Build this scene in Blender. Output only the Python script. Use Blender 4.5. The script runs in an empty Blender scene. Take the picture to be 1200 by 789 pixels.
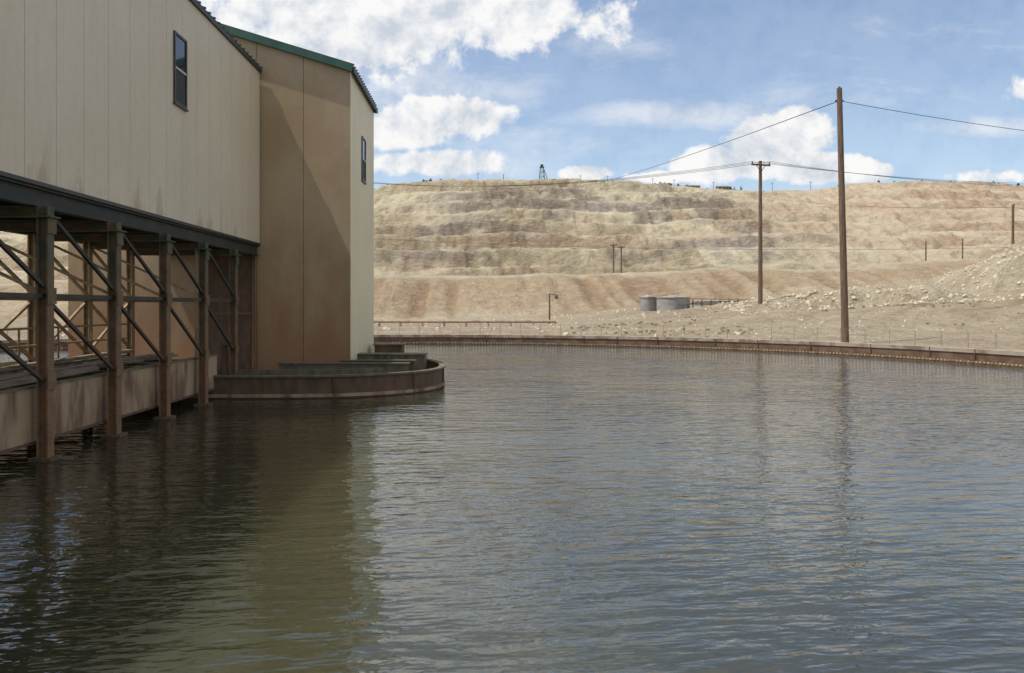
import bpy, math, random
import numpy as np
from mathutils import Vector, Matrix
random.seed(7); rng=np.random.RandomState(11)
scene=bpy.context.scene
scene.view_settings.view_transform='Standard'; scene.view_settings.look='None'
scene.view_settings.exposure=0

# ------------------------------------------------------------ node helpers
def new_mat(name):
    m=bpy.data.materials.new(name); m.use_nodes=True
    nt=m.node_tree; nt.nodes.clear()
    out=nt.nodes.new('ShaderNodeOutputMaterial'); b=nt.nodes.new('ShaderNodeBsdfPrincipled')
    nt.links.new(b.outputs[0],out.inputs[0]); return m,nt,b
class NT:
    def __init__(s,nt): s.nt=nt
    def _in(s,sock,v):
        if v is None: return
        if isinstance(v,bpy.types.NodeSocket): s.nt.links.new(v,sock)
        else:
            if isinstance(v,(tuple,list)) and len(v)==3 and sock.type=='RGBA': v=(*v,1)
            sock.default_value=v
    def M(s,op,a,b=None,c=None,clamp=False):
        n=s.nt.nodes.new('ShaderNodeMath'); n.operation=op; n.use_clamp=clamp
        s._in(n.inputs[0],a); s._in(n.inputs[1],b); s._in(n.inputs[2],c); return n.outputs[0]
    def mr(s,v,a,b,c=0.0,d=1.0,kind='SMOOTHSTEP'):
        n=s.nt.nodes.new('ShaderNodeMapRange'); n.interpolation_type=kind
        s._in(n.inputs[0],v); n.inputs[1].default_value=a; n.inputs[2].default_value=b
        n.inputs[3].default_value=c; n.inputs[4].default_value=d; return n.outputs[0]
    def noise(s,vec,scale,detail=4,rough=.5,dist=0.0):
        n=s.nt.nodes.new('ShaderNodeTexNoise'); s._in(n.inputs['Vector'],vec)
        n.inputs['Scale'].default_value=scale; n.inputs['Detail'].default_value=detail
        n.inputs['Roughness'].default_value=rough; n.inputs['Distortion'].default_value=dist
        return n.outputs[0]
    def mix(s,f,a,b,kind='MIX'):
        n=s.nt.nodes.new('ShaderNodeMix'); n.data_type='RGBA'; n.blend_type=kind
        s._in(n.inputs[0],f); s._in(n.inputs[6],a); s._in(n.inputs[7],b); return n.outputs[2]
    def pos(s): return s.nt.nodes.new('ShaderNodeNewGeometry').outputs['Position']
    def sep(s,v):
        n=s.nt.nodes.new('ShaderNodeSeparateXYZ'); s._in(n.inputs[0],v); return n.outputs
    def comb(s,x,y,z):
        n=s.nt.nodes.new('ShaderNodeCombineXYZ'); s._in(n.inputs[0],x); s._in(n.inputs[1],y); s._in(n.inputs[2],z); return n.outputs[0]
    def scale(s,v,sc):
        n=s.nt.nodes.new('ShaderNodeVectorMath'); n.operation='MULTIPLY'; s._in(n.inputs[0],v); n.inputs[1].default_value=sc; return n.outputs[0]
    def bump(s,h,strength,dist,normal=None):
        n=s.nt.nodes.new('ShaderNodeBump'); n.inputs['Strength'].default_value=strength
        n.inputs['Distance'].default_value=dist; s._in(n.inputs['Height'],h)
        if normal is not None: s._in(n.inputs['Normal'],normal)
        return n.outputs[0]

def simple_mat(name,col,col2=None,rough=.7,scale=2.0,stretch=(1,1,1),metal=0.0,bump=.0,lo=.42,hi=.62):
    m,nt,b=new_mat(name); N=NT(nt)
    v=N.scale(N.pos(),stretch); n=N.noise(v,scale,6,.6)
    if col2 is None: col2=tuple(c*.7 for c in col)
    N._in(b.inputs['Base Color'],N.mix(N.mr(n,lo,hi),col,col2))
    b.inputs['Roughness'].default_value=rough; b.inputs['Metallic'].default_value=metal
    if bump: N._in(b.inputs['Normal'],N.bump(n,bump,.02))
    return m

# ------------------------------------------------------------ materials
def siding_mat(name,base,dust,stain,stain_z0,stain_z1,seamless=False,dust_amt=.5):
    m,nt,b=new_mat(name); N=NT(nt); p=N.pos(); x,y,z=N.sep(p)
    blot=N.noise(p,.35,5,.55)
    streak=N.noise(N.scale(p,(5,5,.35)),1.0,4,.6)
    c=N.mix(N.M('MULTIPLY',N.mr(blot,.3,.7),dust_amt),base,dust)
    c=N.mix(N.mr(streak,.5,.75,0,.13),c,tuple(k*.6 for k in dust))
    h=N.M('ADD',z,N.M('MULTIPLY',N.M('SUBTRACT',N.noise(N.scale(p,(1.2,1.2,.5)),1.0,6,.6),.5),stain_z1*1.1))
    c=N.mix(N.mr(h,stain_z0,stain_z1,.9,0),c,stain)
    fine=N.noise(p,5.0,6,.7)
    c=N.mix(N.mr(fine,.35,.7,0,.12),c,tuple(k*.55 for k in dust))
    N._in(b.inputs['Base Color'],c); b.inputs['Roughness'].default_value=.5
    b.inputs['Specular IOR Level'].default_value=.3
    N._in(b.inputs['Normal'],N.bump(N.noise(N.scale(p,(1,1,.3)),1.5,3,.5),.15,.03))
    return m
MAT_GAL=siding_mat('siding_gallery',(.72,.62,.45),(.65,.54,.38),(.50,.38,.25),4.6,5.6,dust_amt=.6)
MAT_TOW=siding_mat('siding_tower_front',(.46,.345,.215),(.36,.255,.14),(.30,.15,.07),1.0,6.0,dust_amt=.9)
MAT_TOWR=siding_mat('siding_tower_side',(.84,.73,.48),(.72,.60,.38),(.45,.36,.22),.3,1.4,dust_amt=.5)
MAT_SEAM=simple_mat('panel_seam',(.24,.19,.13),(.17,.13,.10))
MAT_GREEN=simple_mat('green_roof_metal',(.035,.11,.075),(.025,.08,.055),rough=.5)
MAT_DARK=simple_mat('dark_trim',(.03,.035,.03),(.05,.04,.03),rough=.5)
MAT_FRAME=simple_mat('window_frame',(.03,.03,.03),(.05,.05,.045),rough=.4)
MAT_WHITE=simple_mat('window_sash',(.55,.53,.48),(.45,.43,.4),rough=.4)
m,nt,b=new_mat('window_glass'); b.inputs['Base Color'].default_value=(.03,.04,.05,1); b.inputs['Roughness'].default_value=.06; b.inputs['Specular IOR Level'].default_value=.9; MAT_GLASS=m
m,nt,b=new_mat('window_screen'); b.inputs['Base Color'].default_value=(.035,.035,.035,1); b.inputs['Roughness'].default_value=.7; MAT_SCREEN=m
def steel_mat(name,paint,rust,zlo,zhi):
    m,nt,b=new_mat(name); N=NT(nt); p=N.pos(); z=N.sep(p)[2]
    n=N.noise(p,2.2,6,.65)
    f=N.M('ADD',N.mr(z,zlo,zhi,.95,.1,'LINEAR'),N.M('MULTIPLY',N.M('SUBTRACT',n,.5),2.4),clamp=True)
    c=N.mix(f,paint,rust); c=N.mix(N.mr(N.noise(p,9,5,.7),.45,.7,0,.5),c,tuple(k*.35 for k in rust))
    N._in(b.inputs['Base Color'],c); b.inputs['Roughness'].default_value=.7
    N._in(b.inputs['Normal'],N.bump(n,.3,.02)); return m
MAT_STEEL=steel_mat('green_steel_rusting',(.05,.065,.038),(.25,.13,.058),.8,5.4)
MAT_STEELG=steel_mat('green_steel_beam',(.022,.034,.027),(.11,.06,.03),.0,4.8)
MAT_STEELY=steel_mat('sunlit_yellow_steel',(.40,.29,.15),(.22,.12,.055),.5,4.6)  # sunlit yellow of the far steel is put into the colour; handrail shares it
MAT_TIMBER=simple_mat('weathered_timber',(.25,.19,.125),(.12,.085,.055),rough=.95,scale=2,stretch=(5,.5,5),bump=.4)
MAT_RUSTBEAM=simple_mat('rusty_trough_side',(.40,.275,.16),(.17,.09,.047),rough=.85,scale=1.3,stretch=(1.4,1.4,.45),bump=.3,lo=.4,hi=.68)
MAT_RUST=simple_mat('dark_rust',(.10,.062,.038),(.165,.095,.05),rough=.85,scale=4.5,stretch=(1,1,.35),bump=.4,lo=.35,hi=.7)
MAT_OLIVE=simple_mat('olive_steel_plate',(.17,.145,.085),(.10,.08,.048),rough=.8,scale=4,stretch=(1,1,.5),lo=.35,hi=.7)
MAT_CONC=simple_mat('weathered_concrete',(.40,.32,.24),(.22,.15,.10),rough=.9,scale=1.2,bump=.3)
MAT_CONCD=simple_mat('wet_stained_concrete',(.12,.07,.04),(.19,.115,.065),rough=.7,scale=1.6)
MAT_WEIR=simple_mat('weir_plate',(.50,.36,.2),(.26,.16,.08),rough=.6,scale=3)
MAT_WOOD=simple_mat('weathered_pole_wood',(.20,.125,.08),(.11,.068,.045),rough=.9,scale=3,stretch=(4,4,.3),bump=.4)
MAT_WIRE=simple_mat('wire',(.06,.06,.065),(.05,.05,.05))
MAT_GALV=simple_mat('fence_metal',(.34,.30,.24),(.25,.21,.16),rough=.6)
MAT_TANK=simple_mat('tank_concrete',(.34,.32,.28),(.25,.23,.20),scale=.8)
MAT_PIPE=simple_mat('pipe_paint',(.40,.30,.2),(.28,.19,.12),scale=1)
MAT_ROCK=simple_mat('rubble_rock',(.62,.535,.39),(.50,.42,.29),rough=.95,scale=.8,bump=.5)
MAT_SCRUB=simple_mat('dry_scrub',(.30,.23,.13),(.22,.17,.09),rough=.95,scale=.6)
MAT_TREE=simple_mat('pine_foliage',(.04,.06,.03),(.07,.085,.04),rough=.95,scale=.4)
MAT_HOUSE=simple_mat('far_building_wall',(.34,.32,.30),(.24,.22,.2),scale=.3)

# ------------------------------------------------------------ mesh builder
class MB:
    def __init__(s): s.v=[]; s.f=[]; s.mi=[]; s.mats=[]
    def mat(s,m):
        if m not in s.mats: s.mats.append(m)
        return s.mats.index(m)
    def add(s,vs,fs,m):
        o=len(s.v); s.v+= [tuple(v) for v in vs]; k=s.mat(m)
        for f in fs: s.f.append(tuple(i+o for i in f)); s.mi.append(k)
    def box(s,x0,x1,y0,y1,z0,z1,m):
        vs=[(x,y,z) for z in (z0,z1) for y in (y0,y1) for x in (x0,x1)]
        s.add(vs,[(0,2,3,1),(4,5,7,6),(0,1,5,4),(2,6,7,3),(0,4,6,2),(1,3,7,5)],m)
    def beam(s,a,b,w,h,m,up=(0,0,1)):
        a=Vector(a); b=Vector(b); d=(b-a).normalized(); up=Vector(up)
        if abs(d.dot(up))>.98: up=Vector((0,1,0))
        r=d.cross(up).normalized(); u=r.cross(d).normalized()
        vs=[p+r*(sx*w/2)+u*(sz*h/2) for p in (a,b) for sx,sz in ((-1,-1),(1,-1),(1,1),(-1,1))]
        s.add(vs,[(0,1,2,3),(7,6,5,4),(0,4,5,1),(1,5,6,2),(2,6,7,3),(3,7,4,0)],m)
    def ibeam(s,a,b,w,h,m,up=(0,0,1),t=.035):
        a=Vector(a); b=Vector(b); d=(b-a).normalized(); up=Vector(up)
        if abs(d.dot(up))>.98: up=Vector((0,1,0))
        r=d.cross(up).normalized(); u=r.cross(d).normalized()
        s.beam(a,b,t,h-2*t,m,up)
        for k in (-1,1): s.beam(a+u*(k*(h-t)/2),b+u*(k*(h-t)/2),w,t,m,up)
    def cyl(s,a,b,r0,r1,m,n=12):
        a=Vector(a); b=Vector(b); d=(b-a).normalized(); up=Vector((0,0,1)) if abs(d.z)<.9 else Vector((1,0,0))
        r=d.cross(up).normalized(); u=r.cross(d)
        vs=[]
        for p,rr in ((a,r0),(b,r1)):
            for i in range(n):
                t=2*math.pi*i/n; vs.append(p+r*(rr*math.cos(t))+u*(rr*math.sin(t)))
        fs=[(i,(i+1)%n,n+(i+1)%n,n+i) for i in range(n)]+[tuple(range(n-1,-1,-1)),tuple(range(n,2*n))]
        s.add(vs,fs,m)
    def obj(s,name,parent=None,xf=None,smooth=False):
        vs=s.v if xf is None else [xf(*v) for v in s.v]
        me=bpy.data.meshes.new(name); me.from_pydata(vs,[],s.f)
        for m in s.mats: me.materials.append(m)
        me.polygons.foreach_set('material_index',s.mi)
        if smooth: me.polygons.foreach_set('use_smooth',[True]*len(me.polygons))
        me.update(); o=bpy.data.objects.new(name,me); scene.collection.objects.link(o)
        if parent: o.parent=parent
        return o
def empty(name,loc=(0,0,0)):
    e=bpy.data.objects.new(name,None); scene.collection.objects.link(e); return e

# ------------------------------------------------------------ numpy noise
perm=rng.rand(512,512)
def vn(x,y):
    xi=np.floor(x).astype(int); yi=np.floor(y).astype(int); fx=x-xi; fy=y-yi
    fx=fx*fx*fx*(fx*(fx*6-15)+10); fy=fy*fy*fy*(fy*(fy*6-15)+10)
    a=perm[xi%512,yi%512]; b=perm[(xi+1)%512,yi%512]; c=perm[xi%512,(yi+1)%512]; d=perm[(xi+1)%512,(yi+1)%512]
    return (a*(1-fx)+b*fx)*(1-fy)+(c*(1-fx)+d*fx)*fy
def fbm(x,y,o=4,g=.5):
    s=0;a=1;t=0
    for i in range(o):
        s=s+a*(vn(x+17.3*i,y+9.1*i)*2-1); t+=a; a*=g; x=x*2.03; y=y*2.03
    return s/t
def ss(a,b,x):
    t=np.clip((x-a)/(b-a),0,1); return t*t*(3-2*t)
CX,CY,R=-8.5,32.5,35.0
def px2x(px,Y): return (px-600)/967*Y
crest_px=[(-500,300),(-100,285),(40,272),(200,245),(330,232),(437,223),(480,215),(520,210),(560,211),(640,211),(730,215),(800,217),(850,222),(940,222),(990,216),(1060,212),(1150,213),(1200,220),(1350,226),(1700,250)]
cX=[px2x(p,560) for p,_ in crest_px]; cZ=[3+(360-y)*560/967 for _,y in crest_px]
def terrain(X,Y,full=False):
    r=np.hypot(X-CX,Y-CY)
    z=.35+.12*fbm(X/9,Y/9,4)
    hb=np.interp(X,[4,26,58,95,300],[0,2.5,3.6,4.6,6.0])
    bank=hb*ss(40,84,r+3*fbm(X/14,Y/14,3))*ss(-10,45,Y)
    z=z+bank+.3*fbm(X/5,Y/5,4)*ss(40,60,r)*ss(5,30,X)
    dist=np.hypot(X-80,(Y-108)*.8)+3*fbm(X/10,Y/10,4)
    heap=np.clip(15-.6*dist,0,99)
    low=2.0*ss(22,40,X)*ss(94,100,Y)*(1-ss(108,122,Y))*(.6+.6*fbm(X/7,Y/7,4))
    z=z+np.maximum(heap,low)+.5*fbm(X/2,Y/2,3)*(np.maximum(heap,low)>.3)
    # low orange bank
    toe=176+9*np.sin(X/21+1)+9*fbm(X/28,Y/200,3)
    cb=np.interp(X,[-300,-39,0,38,81,131,300],[9,11.0,11.6,13,13,16.5,18])+1.2*fbm(X/30,Y/90+5,3)
    tb=ss(0,52,Y-toe); tl=np.clip((Y-toe)/52,0,1)
    gul=np.abs(fbm(X/5.5+Y*.01,Y/70,3))*2.6
    z=z*(1-tb)+tb*(cb-1.0*ss(240,260,Y))-gul*4*tl*(1-tl)*1.3+.6*fbm(X/12,Y/12,4)*tb
    # main pit wall
    d=Y+12*fbm(X/90,Y/260,3)
    zc=np.interp(X,cX,cZ)+1.0*fbm(X/14,Y/40,4)
    t=np.clip((d-338)/215,0,1)
    tt=ss(538,562,Y); t=np.maximum(t*1.0,tt)*np.where(d>338,1,0)
    t=np.where(Y>562,1,t)
    zl=(zc-cb)*t; st=9.2
    am=ss(130,230,X)
    w=zl+(1.8*fbm(X/50,Y/300,3)+X*.012)*ss(.02,.08,t)*(1-ss(.9,.97,t)); k=np.floor(w/st); f=w/st-k
    f2=ss(0,.42,f+.12*fbm(X/6,Y/6,3)); ter=(k+f2)*st-(w-zl)
    brk=ss(-.3,.1,fbm(X/55+7,Y/50,3))
    amt=(1.0*(1-am)+.5*am)*(.45+.55*brk)*(1-ss(.93,1,t))*ss(0,.05,t)
    wl=zl*(1-amt)+ter*amt
    riser=ss(0,.08,f)*(1-ss(.36,.46,f))
    ger=np.abs(fbm(X/6+fbm(X/40,Y/40,2)*2,Y/45,4))
    z=z+wl-ger*(1.2+2.4*riser+2.5*am)*ss(0,.06,t)*(1-ss(.93,1,t))+(1.7*fbm(X/13,Y/13,5,.68))*ss(0,.06,t)*(1-ss(.93,1,t))+fbm(X/18,Y/18,3)*.9*(t>=1)
    # tank basin
    z=np.where(r<36.3,-3.0,z)
    if full: return z,r,t,f,tl,heap,low,gul,ger,bank,k,riser,brk,am
    return z
def tz(x,y): return float(terrain(np.array([float(x)]),np.array([float(y)]))[0])

def axis(segs):
    out=[segs[0][0]]
    for a,b,s in segs:
        n=max(1,int(round((b-a)/s))); out+=list(np.linspace(a,b,n+1)[1:])
    return np.array(out)
ax=axis([(-2500,-800,90),(-800,-340,10),(-340,-75,1.8),(-75,110,.85),(110,370,1.3),(370,800,10),(800,2500,90)])
ay=axis([(-400,-60,20),(-60,30,2),(30,125,.8),(125,240,1.3),(240,335,5),(335,575,1.0),(575,700,12),(700,3500,150)])
GX,GY=np.meshgrid(ax,ay)
Z,r,t,f,tl,heap,low,gul,ger,bank,kk,riser,brk,am=terrain(GX,GY,True)
# colours
def C(*c): return np.array(c)[None,None,:]
def lerp(a,b,w): return a*(1-w[...,None])+b*w[...,None]
one=np.ones_like(GX)[...,None]
col=C(.55,.445,.305)*one
col=lerp(col,C(.42,.315,.205),.55*ss(-.1,.5,fbm(GX/16,GY/7,4)))
col=lerp(col,C(.62,.53,.37),np.clip((heap+low)/1.5,0,1))
scr=ss(.0,.35,fbm(GX/11,GY/5,4))*ss(1.5,3,bank)*(GY<150)*(heap+low<.5)
col=lerp(col,C(.29,.20,.125),scr*.65)
rill=np.abs(fbm((GX-GY*.9)/3.2,(GX+GY)/26,3)); col=lerp(col,C(.36,.25,.155),.55*(1-ss(0,.10,rill))*ss(.8,2,bank)*(GY<150))
ob=C(.54,.40,.25)*one
ob=lerp(ob,C(.64,.52,.355),ss(-.1,.45,fbm(GX/30,GY/9,4)))
ob=lerp(ob,C(.36,.235,.14),.8*ss(.4,1.5,gul)*(tl<.98))
ob=lerp(ob,C(.67,.57,.40),ss(.8,.97,tl))
col=lerp(col,ob,ss(0,.08,tl))
X2=GX+18*fbm(GX/40,GY/40,3)
# each bench level has its own rock colour, varying slowly along the wall
lv=kk*7.31; hu=vn(lv+.5,GX/75+kk*3.1+2.0*fbm(GX/30,GY/30,3)); hv=vn(lv+91.5,GX/45+kk*5.7+1.5*fbm(GX/20,GY/20,3))
wall=C(.60,.49,.325)*one
wall=lerp(wall,C(.70,.615,.41),ss(.38,.62,hu))
wall=lerp(wall,C(.54,.385,.255),ss(.58,.76,hv)*.7)
wl_=ss(-80,-30,X2)*(1-ss(115,190,X2))*ss(18,27,Z)*(1-ss(72,86,Z))
gn=ss(.42,.62,vn(lv+31.5,GX/60+kk*2.3+2*fbm(GX/25,GY/25,3))*.7+.3*(fbm(X2/30,Z/8,4)+.5))
wall=lerp(wall,C(.29,.245,.215),gn*wl_*.8)
g2=ss(.1,.45,fbm(X2/12+30,Z/4+14,4))*wl_
wall=lerp(wall,C(.37,.305,.26),g2*.55)
pkc=lerp(C(.60,.425,.285)*one,C(.68,.545,.375),ss(-.2,.4,fbm(GX/28+Z/14,Z/9,4)))
wall=lerp(wall,pkc,ss(110,200,X2+25*fbm(GX/50,Z/10,3))*.9)
wall=lerp(wall,wall*C(.66,.63,.60),riser*.85*brk*(1-.5*am))  # riser shade put into the rock colour so the steps read
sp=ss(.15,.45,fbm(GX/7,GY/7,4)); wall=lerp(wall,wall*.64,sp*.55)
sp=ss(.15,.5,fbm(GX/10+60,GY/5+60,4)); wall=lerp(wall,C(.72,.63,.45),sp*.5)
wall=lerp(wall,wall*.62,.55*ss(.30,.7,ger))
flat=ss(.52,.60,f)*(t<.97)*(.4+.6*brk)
wall=lerp(wall,C(.72,.62,.45),flat*(.85-.3*am))  # cream bench roads, lightened too so treads read as lit against risers
wall=lerp(wall,C(.64,.55,.39),ss(.93,.99,t)*.8)
top=ss(-.1,.4,fbm(GX/30,GY/30,3))*(t>.99)
wall=lerp(wall,C(.32,.28,.18),top*.6)
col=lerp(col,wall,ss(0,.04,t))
ny,nx=GX.shape
V=np.stack([GX,GY,Z],-1).reshape(-1,3)
idx=np.arange(nx*ny).reshape(ny,nx)
F=np.stack([idx[:-1,:-1],idx[:-1,1:],idx[1:,1:],idx[1:,:-1]],-1).reshape(-1,4)
me=bpy.data.meshes.new('ground_terrain')
me.vertices.add(len(V)); me.vertices.foreach_set('co',V.ravel().astype(np.float32))
me.loops.add(F.size); me.loops.foreach_set('vertex_index',F.ravel().astype(np.int32))
me.polygons.add(len(F)); me.polygons.foreach_set('loop_start',np.arange(0,F.size,4,dtype=np.int32))
try: me.polygons.foreach_set('loop_total',np.full(len(F),4,dtype=np.int32))
except Exception: pass
me.update(calc_edges=True); me.validate()
ca=me.color_attributes.new('Col','FLOAT_COLOR','POINT')
c4=np.concatenate([col.reshape(-1,3),np.ones((len(V),1))],1).astype(np.float32); ca.data.foreach_set('color',c4.ravel())
me.polygons.foreach_set('use_smooth',np.ones(len(F),dtype=bool))
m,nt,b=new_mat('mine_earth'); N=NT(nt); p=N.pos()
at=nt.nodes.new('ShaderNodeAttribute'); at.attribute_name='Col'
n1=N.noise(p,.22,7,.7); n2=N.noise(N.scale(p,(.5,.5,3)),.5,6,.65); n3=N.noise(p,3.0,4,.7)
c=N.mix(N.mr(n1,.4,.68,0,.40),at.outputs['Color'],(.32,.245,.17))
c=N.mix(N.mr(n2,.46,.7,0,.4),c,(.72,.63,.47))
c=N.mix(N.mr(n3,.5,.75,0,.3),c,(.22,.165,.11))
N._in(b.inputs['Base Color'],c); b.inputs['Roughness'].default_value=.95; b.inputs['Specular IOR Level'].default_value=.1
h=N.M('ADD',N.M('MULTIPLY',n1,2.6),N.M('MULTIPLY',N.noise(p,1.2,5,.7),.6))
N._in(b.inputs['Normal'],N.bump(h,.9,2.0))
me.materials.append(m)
o=bpy.data.objects.new('ground_terrain',me); scene.collection.objects.link(o)

# ------------------------------------------------------------ rubble rocks / grass
t_=(1+5**.5)/2
ico=np.array([(-1,t_,0),(1,t_,0),(-1,-t_,0),(1,-t_,0),(0,-1,t_),(0,1,t_),(0,-1,-t_),(0,1,-t_),(t_,0,-1),(t_,0,1),(-t_,0,-1),(-t_,0,1)])/1.9
icf=np.array([(0,11,5),(0,5,1),(0,1,7),(0,7,10),(0,10,11),(1,5,9),(5,11,4),(11,10,2),(10,7,6),(7,1,8),(3,9,4),(3,4,2),(3,2,6),(3,6,8),(3,8,9),(4,9,5),(2,4,11),(6,2,10),(8,6,7),(9,8,1)])
VV=[];FF=[];k=0
def rocks(x,y,s):
    global k
    zz=terrain(x,y)
    for i in range(len(x)):
        if math.hypot(x[i]-CX,y[i]-CY)<40: continue
        v=ico*(1+.45*(rng.rand(12,1)-.5))*s[i]*(.55+.8*rng.rand(1,3)); a=rng.rand()*6.28
        v=v@np.array([[math.cos(a),-math.sin(a),0],[math.sin(a),math.cos(a),0],[0,0,1]]).T
        VV.append(v+np.array([x[i],y[i],zz[i]+s[i]*.05])); FF.append(icf+k*12); k+=1
n=8000; rocks(rng.uniform(26,95,n),rng.uniform(92,122,n),.05+.26*rng.rand(n)**6)
n=1000; rocks(rng.uniform(5,70,n),rng.uniform(60,110,n),.03+.10*rng.rand(n)**3)
n=500; rocks(rng.uniform(-45,30,n),rng.uniform(70,172,n),.08+.28*rng.rand(n)**3)
me=bpy.data.meshes.new('rock_rubble'); me.from_pydata(np.concatenate(VV).tolist(),[],np.concatenate(FF).tolist()); me.materials.append(MAT_ROCK)
scene.collection.objects.link(bpy.data.objects.new('rock_rubble',me))
mb=MB()
def tuft(x,y,s):
    z=tz(x,y)
    for j in range(16):
        a=rng.rand()*6.28; l=s*(.5+rng.rand()*.6); rr=s*.7*rng.rand(); bx=x+rr*math.cos(a); by=y+rr*math.sin(a)
        tx=bx+math.cos(a)*l*.5; ty=by+math.sin(a)*l*.5; w=.02
        mb.add([(bx-w,by,z-.05),(bx+w,by,z-.05),(tx+w,ty,z+l*.6),(tx,ty,z+l)],[(0,1,2,3)],MAT_SCRUB)
for i in range(700):
    x=rng.uniform(2,70); y=rng.uniform(70,100)
    if math.hypot(x-CX,y-CY)<41.5: continue
    if vn(np.array([x/9.]),np.array([y/5.]))[0]<.6: continue
    tuft(x,y,.1+.14*rng.rand())
mb.obj('dry_grass')

# ------------------------------------------------------------ water
m,nt,b=new_mat('turbid_water'); N=NT(nt); p=N.pos(); x,y,z=N.sep(p)
warp=N.noise(p,.25,3,.5)
v1=N.comb(N.M('ADD',x,N.M('MULTIPLY',warp,1.5)),N.M('ADD',y,N.M('MULTIPLY',x,-.12)),0.0)
w1=N.noise(N.scale(v1,(1.15,3.3,1)),1.0,2,.5)
w2=N.noise(N.scale(v1,(3.2,7.0,1)),1.0,2,.55,.4)
w3=N.noise(N.scale(p,(.35,.8,1)),1.0,2,.5)
calm=N.mr(N.noise(p,.12,2,.5),.35,.65,.7,1.2)
h=N.M('ADD',N.M('ADD',N.M('MULTIPLY',w1,.040),N.M('MULTIPLY',w2,.013)),N.M('MULTIPLY',w3,.040))
h=N.M('MULTIPLY',h,calm)
N._in(b.inputs['Normal'],N.bump(h,1.0,1.0))
N._in(b.inputs['Base Color'],N.mix(N.mr(N.noise(p,.15,3,.5),.4,.6),(.046,.046,.022),(.036,.036,.020)))
b.subsurface_method='BURLEY'; b.inputs['Subsurface Weight'].default_value=1.0; b.inputs['Subsurface Radius'].default_value=(1.0,1.0,.6); b.inputs['Subsurface Scale'].default_value=2.2
b.inputs['Roughness'].default_value=.02; b.inputs['IOR'].default_value=1.72
mb=MB(); n=160
mb.add([(CX+R*math.cos(2*math.pi*i/n),CY+R*math.sin(2*math.pi*i/n),0) for i in range(n)],[tuple(range(n))],m)
mb.obj('water')

# ------------------------------------------------------------ tank rim
def ring(mb,prof,mat,n=200):
    k=len(prof); vs=[];fs=[]
    for i in range(n):
        a=2*math.pi*i/n
        for (rr,z) in prof: vs.append((CX+rr*math.cos(a),CY+rr*math.sin(a),z))
    for i in range(n):
        j=(i+1)%n
        for q in range(k):
            q2=(q+1)%k; fs.append((i*k+q,j*k+q,j*k+q2,i*k+q2))
    mb.add(vs,fs,mat)
rim=empty('clarifier_tank_rim')
mb=MB(); ring(mb,[(35.02,-1),(35.18,-1),(35.18,.10),(35.02,.10)],MAT_CONCD); mb.obj('weir_wall',rim)
mb=MB(); ring(mb,[(35.181,-.3),(35.9,-.3),(35.9,-.12),(35.181,-.12)],MAT_CONCD); mb.obj('launder_floor',rim)
mb=MB(); ring(mb,[(35.9,-1),(36.3,-1),(36.3,.5),(35.9,.5)],MAT_CONCD); mb.obj('outer_wall',rim)
mb=MB(); ring(mb,[(35.85,.503),(36.5,.503),(36.5,.72),(35.85,.72)],MAT_CONC); mb.obj('coping',rim)
mb=MB()
nt_=900
for i in range(nt_):
    a=2*math.pi*i/nt_; c_,s_=math.cos(a),math.sin(a)
    tx,ty=-s_,c_; w=.07
    P=lambda rr,q,z:(CX+rr*c_+tx*q,CY+rr*s_+ty*q,z)
    vs=[P(34.98,-w,.04),P(34.98,w,.04),P(34.98,w*.5,.135),P(34.98,-w*.5,.135),P(35.015,-w,.04),P(35.015,w,.04),P(35.015,w*.5,.135),P(35.015,-w*.5,.135)]
    mb.add(vs,[(0,1,2,3),(7,6,5,4),(0,4,5,1),(1,5,6,2),(2,6,7,3),(3,7,4,0)],MAT_WEIR)
mb.obj('weir_teeth',rim)
mb=MB()
for i in range(60):
    a=2*math.pi*(i+.5*rng.rand())/60
    c_,s_=math.cos(a),math.sin(a)
    mb.beam((CX+35.84*c_,CY+35.84*s_,.1),(CX+35.84*c_,CY+35.84*s_,.71),.05,.05,MAT_CONCD)
mb.obj('wall_joints',rim)

# ------------------------------------------------------------ fence
fence=empty('wire_fence'); mb=MB(); FR=38.6; pts=[]
for i in range(-8,62):
    a=math.radians(-20+i*2.6)
    xx=CX+FR*math.cos(a); yy=CY+FR*math.sin(a)
    pts.append((xx,yy,tz(xx,yy)))
for (xx,yy,zz) in pts: mb.cyl((xx,yy,zz-.3),(xx,yy,zz+1.2),.022,.022,MAT_GALV,6)
mb.obj('posts',fence); mb=MB()
for a,b_ in zip(pts[:-1],pts[1:]):
    for hh in (.35,.75,1.15): mb.beam((a[0],a[1],a[2]+hh),(b_[0],b_[1],b_[2]+hh),.009,.009,MAT_GALV)
mb.obj('wires',fence)

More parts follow.
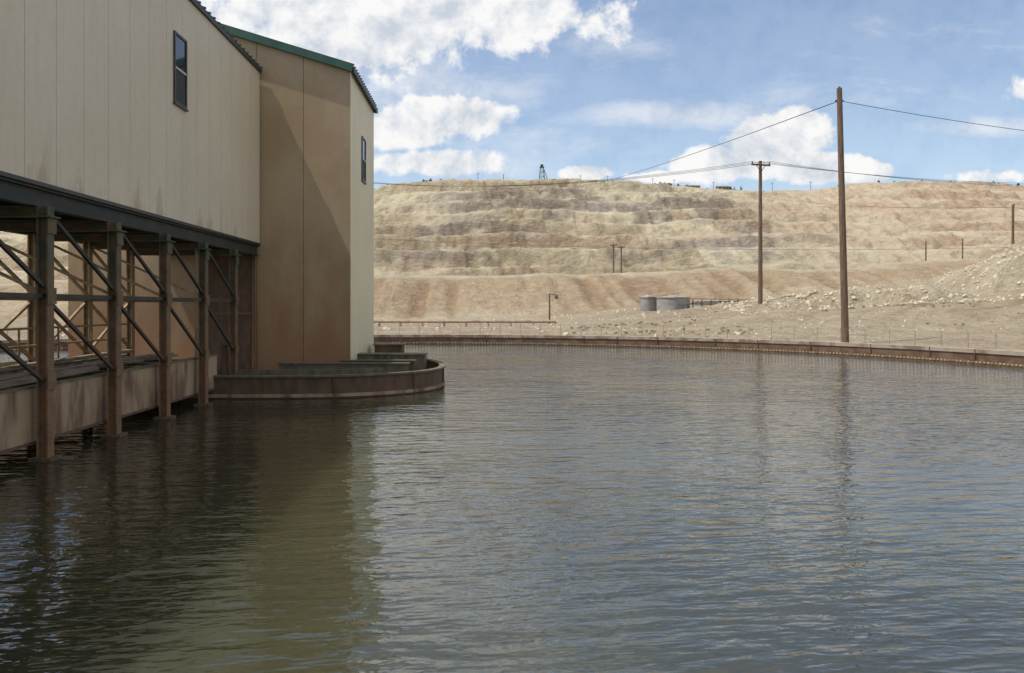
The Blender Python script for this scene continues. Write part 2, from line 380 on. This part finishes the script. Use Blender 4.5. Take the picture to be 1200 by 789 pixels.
# ------------------------------------------------------------ building
TH=.029; PX,PY=-9.7,31.8
def W(x,y,z):
    dx,dy=x-PX,y-PY; return (PX+dx*math.cos(TH)-dy*math.sin(TH),PY+dx*math.sin(TH)+dy*math.cos(TH),z)
bld=empty('clarifier_building')
X0,X1=-17.0,-6.25; Y0,Y1=31.8,38.4; ZB,ZE=.55,12.25; XM=(X0+X1)/2; SL=.30; ZP=ZE+SL*(X1-XM)
mb=MB()
def gable_wall(mb,y0,y1,mat,edges):
    for a,b_ in zip(edges[:-1],edges[1:]):
        za=ZP-SL*abs(a-XM); zb=ZP-SL*abs(b_-XM)
        segs=[(a,za,b_,zb)]
        if a<XM<b_: segs=[(a,za,XM,ZP),(XM,ZP,b_,zb)]
        for (xa,z1,xb,z2) in segs:
            g=.008
            vs=[(xa+(g if xa==a else 0),y0,ZB),(xb-(g if xb==b_ else 0),y0,ZB),(xb-(g if xb==b_ else 0),y0,z2),(xa+(g if xa==a else 0),y0,z1),
                (xa+(g if xa==a else 0),y1,ZB),(xb-(g if xb==b_ else 0),y1,ZB),(xb-(g if xb==b_ else 0),y1,z2),(xa+(g if xa==a else 0),y1,z1)]
            mb.add(vs,[(0,1,2,3),(7,6,5,4),(0,4,5,1),(1,5,6,2),(2,6,7,3),(3,7,4,0)],mat)
ed=[X0]; 
while ed[-1]+1.9<X1+.1: ed.append(ed[-1]+1.79)
ed[-1]=X1
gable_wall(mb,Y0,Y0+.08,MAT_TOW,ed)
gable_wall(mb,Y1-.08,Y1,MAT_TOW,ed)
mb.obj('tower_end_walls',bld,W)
mb=MB()
mb.add([(X0+.1,Y0+.1,ZB),(X1-.1,Y0+.1,ZB),(X1-.1,Y0+.1,ZE-.05),(XM,Y0+.1,ZP-.1),(X0+.1,Y0+.1,ZE-.05)],[(0,1,2,3,4)],MAT_SEAM)
mb.box(X1-.12,X1-.09,Y0+.12,Y1-.12,ZB,ZE-.05,MAT_SEAM)
mb.box(X0+.09,X0+.12,Y0+.12,Y1-.12,ZB,ZE-.05,MAT_SEAM)
mb.obj('tower_backing',bld,W)
mb=MB(); ys=np.linspace(Y0+.085,Y1-.085,7)
for a,b_ in zip(ys[:-1],ys[1:]):
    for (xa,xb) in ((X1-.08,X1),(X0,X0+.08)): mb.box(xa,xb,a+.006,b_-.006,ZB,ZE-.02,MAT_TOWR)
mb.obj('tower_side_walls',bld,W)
mb=MB(); ov=.12
for sx in (-1,1):
    xe=XM+sx*(X1-XM+ov); ze=ZP-SL*(X1-XM+ov)
    vs=[(XM,Y0-ov,ZP+.02),(xe,Y0-ov,ze+.02),(xe,Y1+ov,ze+.02),(XM,Y1+ov,ZP+.02),(XM,Y0-ov,ZP+.12),(xe,Y0-ov,ze+.12),(xe,Y1+ov,ze+.12),(XM,Y1+ov,ZP+.12)]
    mb.add(vs,[(0,1,2,3),(7,6,5,4),(0,4,5,1),(1,5,6,2),(2,6,7,3),(3,7,4,0)],MAT_GREEN)
    for yy in (Y0-ov-.03,Y1+ov+.03):
        mb.beam((XM,yy,ZP-.02),(xe,yy,ze-.02),.05,.26,MAT_GREEN)
    yy=Y0
    while yy<Y1+.1:
        mb.beam((XM,yy,ZP+.15),(xe+sx*.03,yy,ze+.15),.05,.06,MAT_DARK); yy+=.4
    mb.box(min(xe,xe+sx*.05),max(xe,xe+sx*.05),Y0-ov,Y1+ov,ze-.16,ze+.015,MAT_DARK)
mb.obj('tower_roof',bld,W)
mb=MB(); mb.box(X1+.002,X1+.02,Y0-.01,Y0+.14,ZB,ZE-.1,MAT_TOWR); mb.obj('corner_trim',bld,W)
# dark framed panel for a guessed bay, low on the front wall beneath the gallery
mb=MB(); mb.box(-11.9,-10.0,Y0-.04,Y0-.003,.6,5.0,MAT_RUST); mb.box(-12.0,-11.9,Y0-.10,Y0-.003,.6,5.1,MAT_STEEL); mb.box(-10.0,-9.9,Y0-.10,Y0-.003,.6,5.1,MAT_STEEL); mb.box(-11.9,-10.0,Y0-.08,Y0-.045,2.7,2.8,MAT_STEEL)
mb.obj('bay_door',bld,W)
def window(x,ya,yb,za,zb,name):
    w=empty(name); w.parent=bld; mb=MB(); fr=.07
    mb.box(x+.003,x+.05,ya,ya+fr,za,zb,MAT_FRAME); mb.box(x+.003,x+.05,yb-fr,yb,za,zb,MAT_FRAME)
    mb.box(x+.003,x+.05,ya+fr,yb-fr,za,za+fr,MAT_FRAME); mb.box(x+.003,x+.05,ya+fr,yb-fr,zb-fr,zb,MAT_FRAME)
    zm=(za+zb)/2; mb.box(x+.003,x+.046,ya+fr,yb-fr,zm-.03,zm+.03,MAT_WHITE)
    mb.box(x+.003,x+.04,ya+fr,ya+fr+.03,za+fr,zm-.03,MAT_WHITE)
    mb.box(x+.003,x+.075,ya-.03,yb+.03,za-.05,za-.001,MAT_FRAME)
    mb.obj('frame',w,W); mb=MB(); mb.box(x+.003,x+.02,ya+fr,yb-fr,zm+.03,zb-fr,MAT_GLASS)
    mb.box(x+.003,x+.02,ya+fr+.03,yb-fr,za+fr,zm-.03,MAT_SCREEN); mb.obj('panes',w,W)
window(X1,34.6,35.6,8.35,10.2,'tower_window')
# gallery
GX1,GX0=-9.7,-13.6; GY0,GY1=-4.0,31.72; GZ0,GZ1=5.42,12.12; gm=(GX0+GX1)/2; gp=GZ1+SL*(GX1-gm)
gal=empty('elevated_gallery')
mb=MB(); yy=GY1
while yy>GY0:
    y2=max(GY0,yy-1.15)
    mb.box(GX1-.06,GX1,y2+.008,yy-.008,GZ0,GZ1,MAT_GAL); mb.box(GX0,GX0+.06,y2+.008,yy-.008,GZ0,GZ1,MAT_GAL); yy=y2
mb.add([(GX0+.06,GY0,GZ0),(GX1-.06,GY0,GZ0),(GX1-.06,GY0,GZ1),(gm,GY0,gp),(GX0+.06,GY0,GZ1)],[(0,1,2,3,4)],MAT_GAL)
mb.obj('walls',gal,W)
mb=MB(); mb.box(GX1-.10,GX1-.062,GY0,GY1,GZ0,GZ1,MAT_SEAM); mb.box(GX0+.062,GX0+.10,GY0,GY1,GZ0,GZ1,MAT_SEAM); mb.obj('wall_backing',gal,W)
mb=MB(); ovg=.08
for sx in (-1,1):
    xe=gm+sx*(GX1-gm+ovg); ze=gp-SL*(GX1-gm+ovg)
    vs=[(gm,GY0,gp+.02),(xe,GY0,ze+.02),(xe,GY1,ze+.02),(gm,GY1,gp+.02),(gm,GY0,gp+.07),(xe,GY0,ze+.07),(xe,GY1,ze+.07),(gm,GY1,gp+.07)]
    mb.add(vs,[(0,1,2,3),(7,6,5,4),(0,4,5,1),(1,5,6,2),(2,6,7,3),(3,7,4,0)],MAT_DARK)
    mb.box(min(xe,xe-sx*.07),max(xe,xe-sx*.07),GY0,GY1,ze-.09,ze+.015,MAT_DARK)
    yy=GY0+.1
    while yy<GY1: mb.beam((gm,yy,gp+.09),(xe+sx*.03,yy,ze+.09),.06,.05,MAT_DARK); yy+=.45
mb.obj('roof',gal,W)
bld_keep=bld; bld=gal; window(GX1,23.0,23.95,8.72,10.72,'gallery_window'); bld=bld_keep
mb=MB(); mb.box(GX0+.02,GX1-.02,GY0,GY1,GZ0-.06,GZ0-.005,MAT_DARK)
for xx in (GX1-.12,GX0+.12): mb.ibeam((xx,GY0,GZ0-.26),(xx,GY1,GZ0-.26),.2,.38,MAT_STEELG)
mb.box(GX1-.01,GX1+.03,GY0,GY1,GZ0-.05,GZ0+.03,MAT_DARK)
yy=GY0+.5
while yy<GY1: mb.ibeam((GX0+.25,yy,GZ0-.18),(GX1-.25,yy,GZ0-.18),.12,.22,MAT_STEELG); yy+=1.5
mb.obj('floor_frame',gal,W)

# ------------------------------------------------------------ trestle
tre=empty('steel_trestle'); 
py=[16.2+3*k for k in range(-6,5)]
xn,xf=-9.62,-13.1
mb=MB(); mf=MB()
for y_ in py:
    if y_<29:
        mb.ibeam((xn,y_,-1.5),(xn,y_,4.97),.24,.22,MAT_STEEL,up=(1,0,0)); mb.box(xn-.22,xn+.22,y_-.22,y_+.22,-.4,.06,MAT_RUST)
        mb.box(xn-.2,xn+.2,y_-.2,y_+.2,4.75,4.78,MAT_STEEL)
        for zz in (1.55,3.22,4.6): mb.box(xn+.125,xn+.14,y_-.16,y_+.16,zz-.16,zz+.16,MAT_STEEL)
        mf.ibeam((xf,y_,-1.5),(xf,y_,4.97),.22,.2,MAT_STEELY,up=(1,0,0))
mb.obj('near_posts',tre,W); mf.obj('far_posts',tre,W)
mb=MB(); mf=MB(); ZM=3.22
mb.beam((xn-.02,py[0],ZM),(xn-.02,28.2,ZM),.08,.09,MAT_STEELG); mf.beam((xf,py[0],ZM),(xf,31.5,ZM),.09,.1,MAT_STEELY)
for a,b_ in zip(py[:-1],py[1:]):
    if b_>29: continue
    mb.beam((xn+.02,a+.1,4.85),(xn+.02,b_-.1,3.4),.07,.07,MAT_STEELG)
    mb.beam((xn+.02,a+.1,3.1),(xn+.02,b_-.1,1.55),.07,.07,MAT_STEELG)
for a,b_ in zip(py[:-1],py[1:]):
    if b_>32: continue
    mf.beam((xf+.04,a+.1,4.8),(xf+.04,b_-.1,3.35),.07,.07,MAT_STEELY)
    mf.beam((xf+.04,a+.1,3.1),(xf+.04,b_-.1,1.6),.07,.07,MAT_STEELY); mf.beam((xf-.05,b_-.1,3.1),(xf-.05,a+.1,1.6),.07,.07,MAT_STEELY)
    mf.beam((xf+.1,a,4.85),(xn-.1,a,3.3),.06,.06,MAT_STEELY)
mb.obj('near_bracing',tre,W); mf.obj('far_bracing',tre,W)
mb=MB()
for y_ in py:
    if y_<29: mb.ibeam((xf,y_,4.86),(xn-.13,y_,4.86),.14,.2,MAT_STEEL); mb.beam((xf,y_,ZM),(xn-.13,y_,ZM),.07,.08,MAT_STEEL)
mb.obj('cross_beams',tre,W)
tr=empty('launder_trough'); mb=MB()
for xx in (-9.92,-12.85):
    mb.box(xx-.06,xx+.06,-3,27.2,.36,1.40,MAT_RUSTBEAM); mb.box(xx-.10,xx+.075,-3,27.2,1.403,1.45,MAT_OLIVE); mb.box(xx-.1,xx+.075,-3,27.2,.30,.357,MAT_RUST)
mb.obj('side_plates',tr,W)
mb=MB(); mb.box(-12.78,-9.99,-3,27.2,.40,.46,MAT_RUST)
for k_ in range(18): 
    yy=-1+k_*1.55; mb.box(-12.75,-10.0,yy,yy+.12,1.3,1.39,MAT_OLIVE)
for q in range(4): mb.box(-11.9+q*.25,-11.68+q*.25,-3,27-.3*(q%2),1.42,1.47,MAT_TIMBER)
mb.obj('floor_and_walkway',tr,W)
mb=MB()
for q,(xa,ya,yb,zz) in enumerate(((-10.25,12,19.5,1.47),(-10.6,15,23,1.5),(-12.2,17,26,1.55),(-13.4,18,27,1.2),(-14.0,20,29,1.0))):
    mb.beam((xa,ya,zz),(xa-.3*(q%2),yb,zz+.08),.28,.09,MAT_TIMBER)
for ya in (14.0,17.5,20.6,24.0): mb.beam((-14.6,ya+1,.9),(-10.1,ya,1.62),.22,.1,MAT_TIMBER)
mb.obj('planks',tr,W)
mb=MB()
for xx in (-12.7,):
    for hh in (2.0,2.45): mb.cyl((xx,-3,hh),(xx,27,hh),.03,.03,MAT_STEELY,8)
    yy=-2
    while yy<27: mb.cyl((xx,yy,1.45),(xx,yy,2.45),.03,.03,MAT_STEELY,8); yy+=1.9
mb.cyl((-10.6,27.4,.5),(-10.6,27.4,5.2),.05,.05,MAT_STEELY,8); mb.cyl((-10.1,29.4,.5),(-10.1,29.4,5.2),.06,.06,MAT_RUST,8)
mb.cyl((-9.95,28.2,.5),(-9.95,28.2,1.7),.12,.12,MAT_RUST,10); mb.cyl((-9.95,28.2,1.7),(-9.95,28.2,1.85),.2,.2,MAT_RUST,10)
mb.obj('handrail_and_pipes',tr,W)

# ------------------------------------------------------------ ring platform
pl_=[(-20,29),(-17,27.5),(-13.5,26.9),(-9.9,26.9),(-6.2,27.05),(-4.1,28.0),(-2.95,29.4),(-2.62,31.4),(-3.1,34.2),(-4.7,37.7),(-7.5,40.5),(-12,41.5),(-17,40),(-20,36),(-21,32)]
def catmull(P,n=8):
    out=[];N_=len(P)
    for i in range(N_):
        p0,p1,p2,p3=[np.array(P[(i+k)%N_]) for k in (-1,0,1,2)]
        for j in range(n):
            t=j/n; out.append(.5*((2*p1)+(-p0+p2)*t+(2*p0-5*p1+4*p2-p3)*t*t+(-p0+3*p1-3*p2+p3)*t**3))
    return np.array(out)
ol=catmull(pl_)
def off(d):
    T=np.roll(ol,-1,0)-np.roll(ol,1,0); T/=np.linalg.norm(T,axis=1)[:,None]
    return ol+np.stack([-T[:,1],T[:,0]],1)*d
plat=empty('centre_pier_platform')
def wallring(mb,d0,d1,z0,z1,mat):
    A=off(d0);B=off(d1);n=len(A); vs=[(*a,z0) for a in A]+[(*a,z1) for a in A]+[(*a,z1) for a in B]+[(*a,z0) for a in B]; fs=[]
    for i in range(n):
        j=(i+1)%n
        for q in range(4):
            q2=(q+1)%4; fs.append((q*n+i,q*n+j,q2*n+j,q2*n+i))
    mb.add(vs,fs,mat)
mb=MB(); wallring(mb,0,.1,-.8,.70,MAT_RUST); wallring(mb,-.07,.16,.703,.77,MAT_OLIVE); wallring(mb,-.05,-.002,.05,.16,MAT_RUSTBEAM); mb.obj('outer_wall',plat)
mb=MB(); wallring(mb,1.25,1.35,.2,.86,MAT_OLIVE); mb.obj('inner_wall',plat)
mb=MB(); A=off(.1); mb.add([(*a,.28) for a in A],[tuple(range(len(A)))],MAT_RUST); mb.obj('deck',plat)
A=off(1.5); mb=MB(); n=len(A); mb.add([(*a,.28) for a in A]+[(*a,.56) for a in A],[tuple(range(n,2*n))]+[(i,(i+1)%n,n+(i+1)%n,n+i) for i in range(n)],MAT_OLIVE); mb.obj('pier_top',plat)
mb=MB()
for (a,b_,y0,y1,z0,z1,mt) in ((-6.1,-4.9,36.6,37.6,.3,1.3,MAT_RUST),(-6.5,-5.1,33.6,34.4,.3,1.05,MAT_OLIVE),(-4.85,-3.5,32.8,33.8,.3,1.08,MAT_OLIVE),(-8.3,-3.7,29.3,29.45,.3,.97,MAT_OLIVE),(-6.3,-3.6,30.4,30.55,.3,1.0,MAT_RUST)):
    mb.box(a,b_,y0,y1,z0,z1,mt); mb.box(a-.06,b_+.06,y0-.06,y1+.06,z1+.002,z1+.05,MAT_OLIVE)
mb.obj('launder_boxes',plat)
mb=MB()
for i in range(0,len(ol),11):
    p_=off(-.03)[i]; mb.beam((p_[0],p_[1],-.5),(p_[0],p_[1],.69),.06,.05,MAT_RUST)
mb.obj('stiffeners',plat)

# ------------------------------------------------------------ utility poles & lines
def pole(x,y,ztop,r0,r1,arms=(),lean=0.0,ins=True,name='utility_pole'):
    e=empty(name); z0=tz(x,y)-.5; mb=MB()
    mb.cyl((x,y,z0),(x+lean,y,ztop),r0,r1,MAT_WOOD,14); mb.obj('shaft',e,smooth=False)
    mb=MB()
    for (dz,hw,ang) in arms:
        c_,s_=math.cos(ang),math.sin(ang); zz=ztop-dz
        mb.beam((x+lean-hw*c_,y-.2-hw*s_,zz),(x+lean+hw*c_,y-.2+hw*s_,zz),.16,.2,MAT_WOOD)
        for q in (-.92,0,.92):
            mb.cyl((x+lean+q*hw*c_,y-.2+q*hw*s_,zz+.1),(x+lean+q*hw*c_,y-.2+q*hw*s_,zz+.42),.09,.05,MAT_WIRE,8)
        mb.beam((x+lean-hw*.5*c_,y-.2-hw*.5*s_,zz),(x+lean,y-.2,zz-.9),.06,.06,MAT_WOOD); mb.beam((x+lean+hw*.5*c_,y-.2+hw*.5*s_,zz),(x+lean,y-.2,zz-.9),.06,.06,MAT_WOOD)
    if not arms: mb.cyl((x+lean,y,ztop),(x+lean,y,ztop+.12),r1*.6,r1*.4,MAT_WIRE,8); mb.beam((x+lean-.3,y,ztop-.9),(x+lean+.3,y,ztop-.9),.08,.1,MAT_WIRE)
    mb.obj('fittings',e); return e
P1=(24.25,60.0); pole(*P1,18.9,.27,.19,lean=-.45)
P2=(30.1,100.0); pole(*P2,20.7,.28,.19,arms=[(.5,1.3,.3)])
P3=(px2x(1187,160),160.0); pole(*P3,3+120*160/967,.3,.22,arms=[(.4,2.0,1.1)])
P4=(84.,82.); pole(*P4,19.0,.25,.17)
P5=(-45.,140.); pole(*P5,27,.25,.17,arms=[(.5,1.4,.2)])
P6=(115.,130.); pole(*P6,24,.25,.17,arms=[(.5,1.4,-.2)])
for px,yb,yt,Y in ((719,318,286,300),(728,318,288,300),(1085,300,283,330),(1128,298,280,330)):
    x_=px2x(px,Y); z_=3+(360-yt)*Y/967; pole(x_,Y,z_,.33,.25,arms=[(.6,1.2,.2)] if px<800 else ())
def wire(a,b_,sag,r=.025,n=24):
    cu=bpy.data.curves.new('power_line','CURVE'); cu.dimensions='3D'; cu.bevel_depth=r; sp=cu.splines.new('POLY'); sp.points.add(n)
    for i in range(n+1):
        t=i/n; sp.points[i].co=(a[0]+(b_[0]-a[0])*t,a[1]+(b_[1]-a[1])*t,a[2]+(b_[2]-a[2])*t-4*sag*t*(1-t),1)
    cu.materials.append(MAT_WIRE); o=bpy.data.objects.new('power_line',cu); scene.collection.objects.link(o)
def S(px,py_,Y): return (px2x(px,Y),Y,3+(360-py_)*Y/967)
q7=S(590,204,564); pole(q7[0],q7[1],q7[2],.25,.2)
wire((23.8,60,18.0),q7,9,.03)
wire((23.8,60,18.0),(84,82,18.6),1.2,.022)
for q in (-1.2,0,1.2):
    wire((30.1+q,99.8,20.6),(-45+q,140,26.9),3.2,.022); wire((30.1+q,99.8,20.6),(115+q,130,23.8),2.2+.2*q,.022)
wire(S(300,272,300),S(1187,290,300),3,.05)
wire(S(1187,243,160),S(860,222,420),3,.04)
wire(S(1187,243,160),S(1500,238,150),2,.03)

e=empty('lamp_post'); lx=px2x(644,120); lz=tz(lx,120); mb=MB(); mb.cyl((lx,120,lz),(lx,120,5.0),.14,.1,MAT_WOOD,8); mb.beam((lx,120,4.9),(lx+.9,120,4.8),.08,.08,MAT_DARK); mb.cyl((lx+1.0,120,4.2),(lx+1.0,120,4.75),.3,.12,MAT_DARK,8); mb.obj('post_and_lamp',e)
e=empty('pipeline'); mb=MB()
mb.cyl((-34,118,.95),(6,112,1.05),.22,.22,MAT_PIPE,10)
for k_ in range(14):
    tt=k_/13; x_=-34+40*tt; y_=118-6*tt; mb.box(x_-.12,x_+.12,y_-.25,y_+.25,.1,.8,MAT_CONC)
mb.obj('pipe_and_supports',e)
for (px,wd,Y,zt) in ((760,2.6,133,4.5),(789,4.7,130,4.4),(838,7.0,140,3.9)):
    e=empty('round_storage_tank'); x_=px2x(px,Y); z0=tz(x_,Y)-.4; r_=wd/2*1.1; mb=MB()
    mb.cyl((x_,Y,z0),(x_,Y,zt),r_,r_,MAT_TANK,40); mb.cyl((x_,Y,zt),(x_,Y,zt+.14),r_+.1,r_+.1,MAT_CONC,40); mb.cyl((x_,Y,zt+.14),(x_,Y,zt+.5),r_*.97,.15,MAT_TANK,40)
    mb.cyl((x_,Y,zt+.4),(x_,Y,zt+.8),.15,.15,MAT_GALV,8); mb.obj('shell',e)
    mb=MB()
    for q in (-.22,.22): mb.beam((x_+q,Y-r_-.12,z0),(x_+q,Y-r_-.12,zt+.9),.04,.04,MAT_GALV)
    for q in range(12): mb.beam((x_-.22,Y-r_-.12,z0+.35*q),(x_+.22,Y-r_-.12,z0+.35*q),.03,.03,MAT_GALV)
    mb.obj('ladder',e)
e=empty('pipe_rack'); mb=MB(); 
for k_ in range(7):
    x_=px2x(812,128)+k_*1.4; z0=tz(x_,128); mb.beam((x_,128,z0-.3),(x_,128,4.3),.12,.12,MAT_DARK)
xa=px2x(806,128); mb.beam((xa,128,4.3),(xa+9.5,128,4.1),.14,.16,MAT_PIPE); mb.cyl((xa-2,128.2,3.6),(xa+9.5,128.2,3.4),.16,.16,MAT_PIPE,8); mb.obj('frame_and_pipe',e)

# ------------------------------------------------------------ skyline
hx=px2x(635,575); hz=tz(hx,575)-.5; e=empty('mine_headframe'); mb=MB(); H=12.5
top_=[(hx-1.1,574),(hx+1.1,574),(hx+1.1,576),(hx-1.1,576)]; bot=[(hx-2.2,572.5),(hx+2.2,572.5),(hx+2.2,577),(hx-2.2,577)]
def lp(i,t): return (bot[i][0]+(top_[i][0]-bot[i][0])*t,bot[i][1]+(top_[i][1]-bot[i][1])*t,hz+H*t)
for i in range(4):
    mb.beam(lp(i,0),lp(i,1),.4,.4,MAT_DARK)
    for s_ in range(4):
        mb.beam(lp(i,s_/4),lp((i+1)%4,(s_+1)/4),.2,.2,MAT_DARK); mb.beam(lp(i,(s_+1)/4),lp((i+1)%4,(s_+1)/4),.2,.2,MAT_DARK)
mb.beam((hx+1,575,hz+H),(hx+5.5,575,hz),.4,.4,MAT_DARK); mb.box(hx-1.6,hx+1.6,573.6,576.4,hz+H,hz+H+.4,MAT_DARK); mb.cyl((hx,574.6,hz+H+1.3),(hx,575,hz+H+1.3),1.1,1.1,MAT_DARK,14)
mb.obj('lattice_tower',e)
mb=MB()
for i in range(330):
    px=rng.choice([rng.uniform(430,520),rng.uniform(640,870),rng.uniform(650,850),rng.uniform(680,830),rng.uniform(1040,1200),rng.uniform(200,1300)]); Y=rng.uniform(560,600); x_=px2x(px,Y); z0=tz(x_,Y)-.3; h_=rng.uniform(1.5,4.2)
    for j in range(8):
        a=rng.rand()*6.28; zz=rng.rand(); rr=h_*.4*(1-zz*.75); cx_=x_+rr*.6*math.cos(a); cy_=Y+rr*.6*math.sin(a); s_=h_*.2*(1.1-zz*.6)
        v=ico*s_*(.7+.6*rng.rand(12,1))+np.array([cx_,cy_,z0+h_*(.2+.65*zz)]); mb.add(v.tolist(),icf.tolist(),MAT_TREE)
mb.obj('distant_trees')
def house(px,Y,w,d,h,name='distant_building'):
    x_=px2x(px,Y); z0=tz(x_,Y)-1; e=empty(name); mb=MB()
    mb.box(x_-w/2,x_+w/2,Y,Y+d,z0,z0+h+1,MAT_HOUSE)
    zt=z0+h+1.003; mb.add([(x_-w/2-.3,Y-.3,zt),(x_+w/2+.3,Y-.3,zt),(x_+w/2+.3,Y+d/2,zt+w*.10),(x_-w/2-.3,Y+d/2,zt+w*.10),(x_+w/2+.3,Y+d+.3,zt),(x_-w/2-.3,Y+d+.3,zt)],[(0,1,2,3),(3,2,4,5),(1,4,2),(0,3,5)],MAT_PIPE)
    for q in (-.3,.05,.3): mb.box(x_+q*w-.5,x_+q*w+.5,Y-.03,Y-.003,z0+1+h*.4,z0+1+h*.8,MAT_DARK)
    mb.obj('walls_and_roof',e)
for a in ((652,562,6,5,2.0),(697,562,15,8,1.8),(742,563,7,6,2.2),(781,563,8,6,2.2),(812,562,10,8,2.6),(848,562,8,6,2.4)): house(*a)
e=empty('skyline_pole_row'); mb=MB()
for px in (560,680,712,765,790,836,905,950): x_=px2x(px,564); z0=tz(x_,564); mb.cyl((x_,564,z0-1),(x_,564,z0+6),.2,.14,MAT_WOOD,6); mb.beam((x_-1,564,z0+5.4),(x_+1,564,z0+5.4),.18,.18,MAT_WOOD)
mb.obj('poles',e)

# ------------------------------------------------------------ sun, sky
s=Vector((-.42,-.11,.90)).normalized()
ld=bpy.data.lights.new('sun','SUN'); ld.energy=4.1; ld.angle=math.radians(.53); ld.color=(1,.96,.89)
lo=bpy.data.objects.new('sun',ld); scene.collection.objects.link(lo); lo.rotation_euler=(-s).to_track_quat('-Z','Y').to_euler(); lo.location=(-40,-10,80)
w=bpy.data.worlds.new('World'); scene.world=w; w.use_nodes=True; nt=w.node_tree; nt.nodes.clear(); N=NT(nt)
out=nt.nodes.new('ShaderNodeOutputWorld'); bg=nt.nodes.new('ShaderNodeBackground'); bc=nt.nodes.new('ShaderNodeBackground'); mx=nt.nodes.new('ShaderNodeMixShader')
sky=nt.nodes.new('ShaderNodeTexSky'); sky.sky_type='NISHITA'; sky.sun_disc=False; sky.sun_elevation=math.asin(s.z); sky.sun_rotation=math.atan2(s.x,s.y)%(2*math.pi)
sky.altitude=1200; sky.air_density=1.1; sky.dust_density=1.4; sky.ozone_density=1.4
nt.links.new(sky.outputs[0],bg.inputs[0]); bg.inputs[1].default_value=.15
tc=nt.nodes.new('ShaderNodeTexCoord'); D=tc.outputs['Generated']; dx,dy,dz=N.sep(D)
yy=N.M('MAXIMUM',dy,.03); u=N.M('DIVIDE',dx,yy); v=N.M('DIVIDE',dz,yy)
uv=N.comb(u,v,0.0)
def blobs(L_):
    acc=None
    for (px,py_,rx,ry,wt) in L_:
        cu_,cv=(px-600)/967,(360-py_)/967
        a=N.M('DIVIDE',N.M('SUBTRACT',u,cu_),rx/967); b_=N.M('DIVIDE',N.M('SUBTRACT',v,cv),ry/967)
        d=N.M('SQRT',N.M('ADD',N.M('MULTIPLY',a,a),N.M('MULTIPLY',b_,b_)))
        mm=N.M('MULTIPLY',N.M('SUBTRACT',1.0,d),wt)
        acc=mm if acc is None else N.M('MAXIMUM',acc,mm)
    return acc
big=blobs([(400,20,240,75,1.1),(580,12,160,60,1.1),(330,60,180,60,.9),(530,138,95,30,1.3),(470,152,75,32,1.2),(510,192,100,22,1.1),
  (905,170,64,42,1.7),(865,192,85,26,1.5),(945,150,48,30,1.4),(960,197,85,22,1.5),(1012,202,50,16,1.4),(690,203,44,14,1.5),(1198,100,20,18,.5),(1190,207,80,9,.6),(755,208,60,8,.7),(40,200,200,90,.9)])
na=N.noise(uv,10,8,.62,.15); nb=N.noise(N.comb(N.M('SUBTRACT',u,.009),N.M('ADD',v,.018),0.0),10,8,.62,.15)
den=N.mr(N.M('ADD',big,N.M('MULTIPLY',N.M('SUBTRACT',na,.5),2.7)),.0,.42)
wis=blobs([(790,135,230,26,1.1),(1150,150,150,18,1),(640,170,200,45,.6),(900,120,300,70,.4),(470,110,260,110,.9),(1100,60,260,60,.35),(700,60,240,60,.4),(560,190,200,40,.7)])
nw=N.noise(N.scale(uv,(1,3.0,1)),6,7,.65,.3)
denw=N.mr(N.M('ADD',wis,N.M('MULTIPLY',N.M('SUBTRACT',nw,.5),1.8)),-.1,1.0,0,.6)
pp=N.comb(N.M('DIVIDE',dx,N.M('ADD',N.M('MAXIMUM',dz,0),.2)),N.M('DIVIDE',dy,N.M('ADD',N.M('MAXIMUM',dz,0),.2)),0.0)
ng=N.noise(pp,1.3,6,.6)
wmask=N.M('MAXIMUM',N.mr(v,.40,.62),N.mr(N.M('ABSOLUTE',u),.70,.9))
deng=N.M('MULTIPLY',N.mr(ng,.40,.64),wmask)
front=N.mr(dy,.03,.1)
dm=N.M('MAXIMUM',N.M('MULTIPLY',N.M('MAXIMUM',den,denw),front),deng)
haze=N.mr(dz,0,.6,.22,.05,'LINEAR')
dm=N.M('MAXIMUM',dm,haze)
dm=N.M('MULTIPLY',dm,N.mr(dz,-.01,.0))
lit=N.M('ADD',.66,N.M('MULTIPLY',N.M('SUBTRACT',na,nb),5),clamp=True)
soft=N.mr(N.noise(uv,5,3,.5),.35,.65,-.15,.35)
lit=N.M('ADD',lit,soft,clamp=True)
N._in(bc.inputs[0],N.mix(lit,(.60,.66,.75),(.98,.975,.97))); bc.inputs[1].default_value=.98
nt.links.new(dm,mx.inputs[0]); nt.links.new(bg.outputs[0],mx.inputs[1]); nt.links.new(bc.outputs[0],mx.inputs[2]); nt.links.new(mx.outputs[0],out.inputs[0])

# ------------------------------------------------------------ camera
cd=bpy.data.cameras.new('camera'); cd.sensor_width=36; cd.lens=36*967/1200; cd.shift_y=-34.5/1200; cd.clip_end=6000; cd.clip_start=.1
co=bpy.data.objects.new('camera',cd); scene.collection.objects.link(co); co.location=(0,0,3); co.rotation_euler=(math.pi/2,0,0)
scene.camera=co
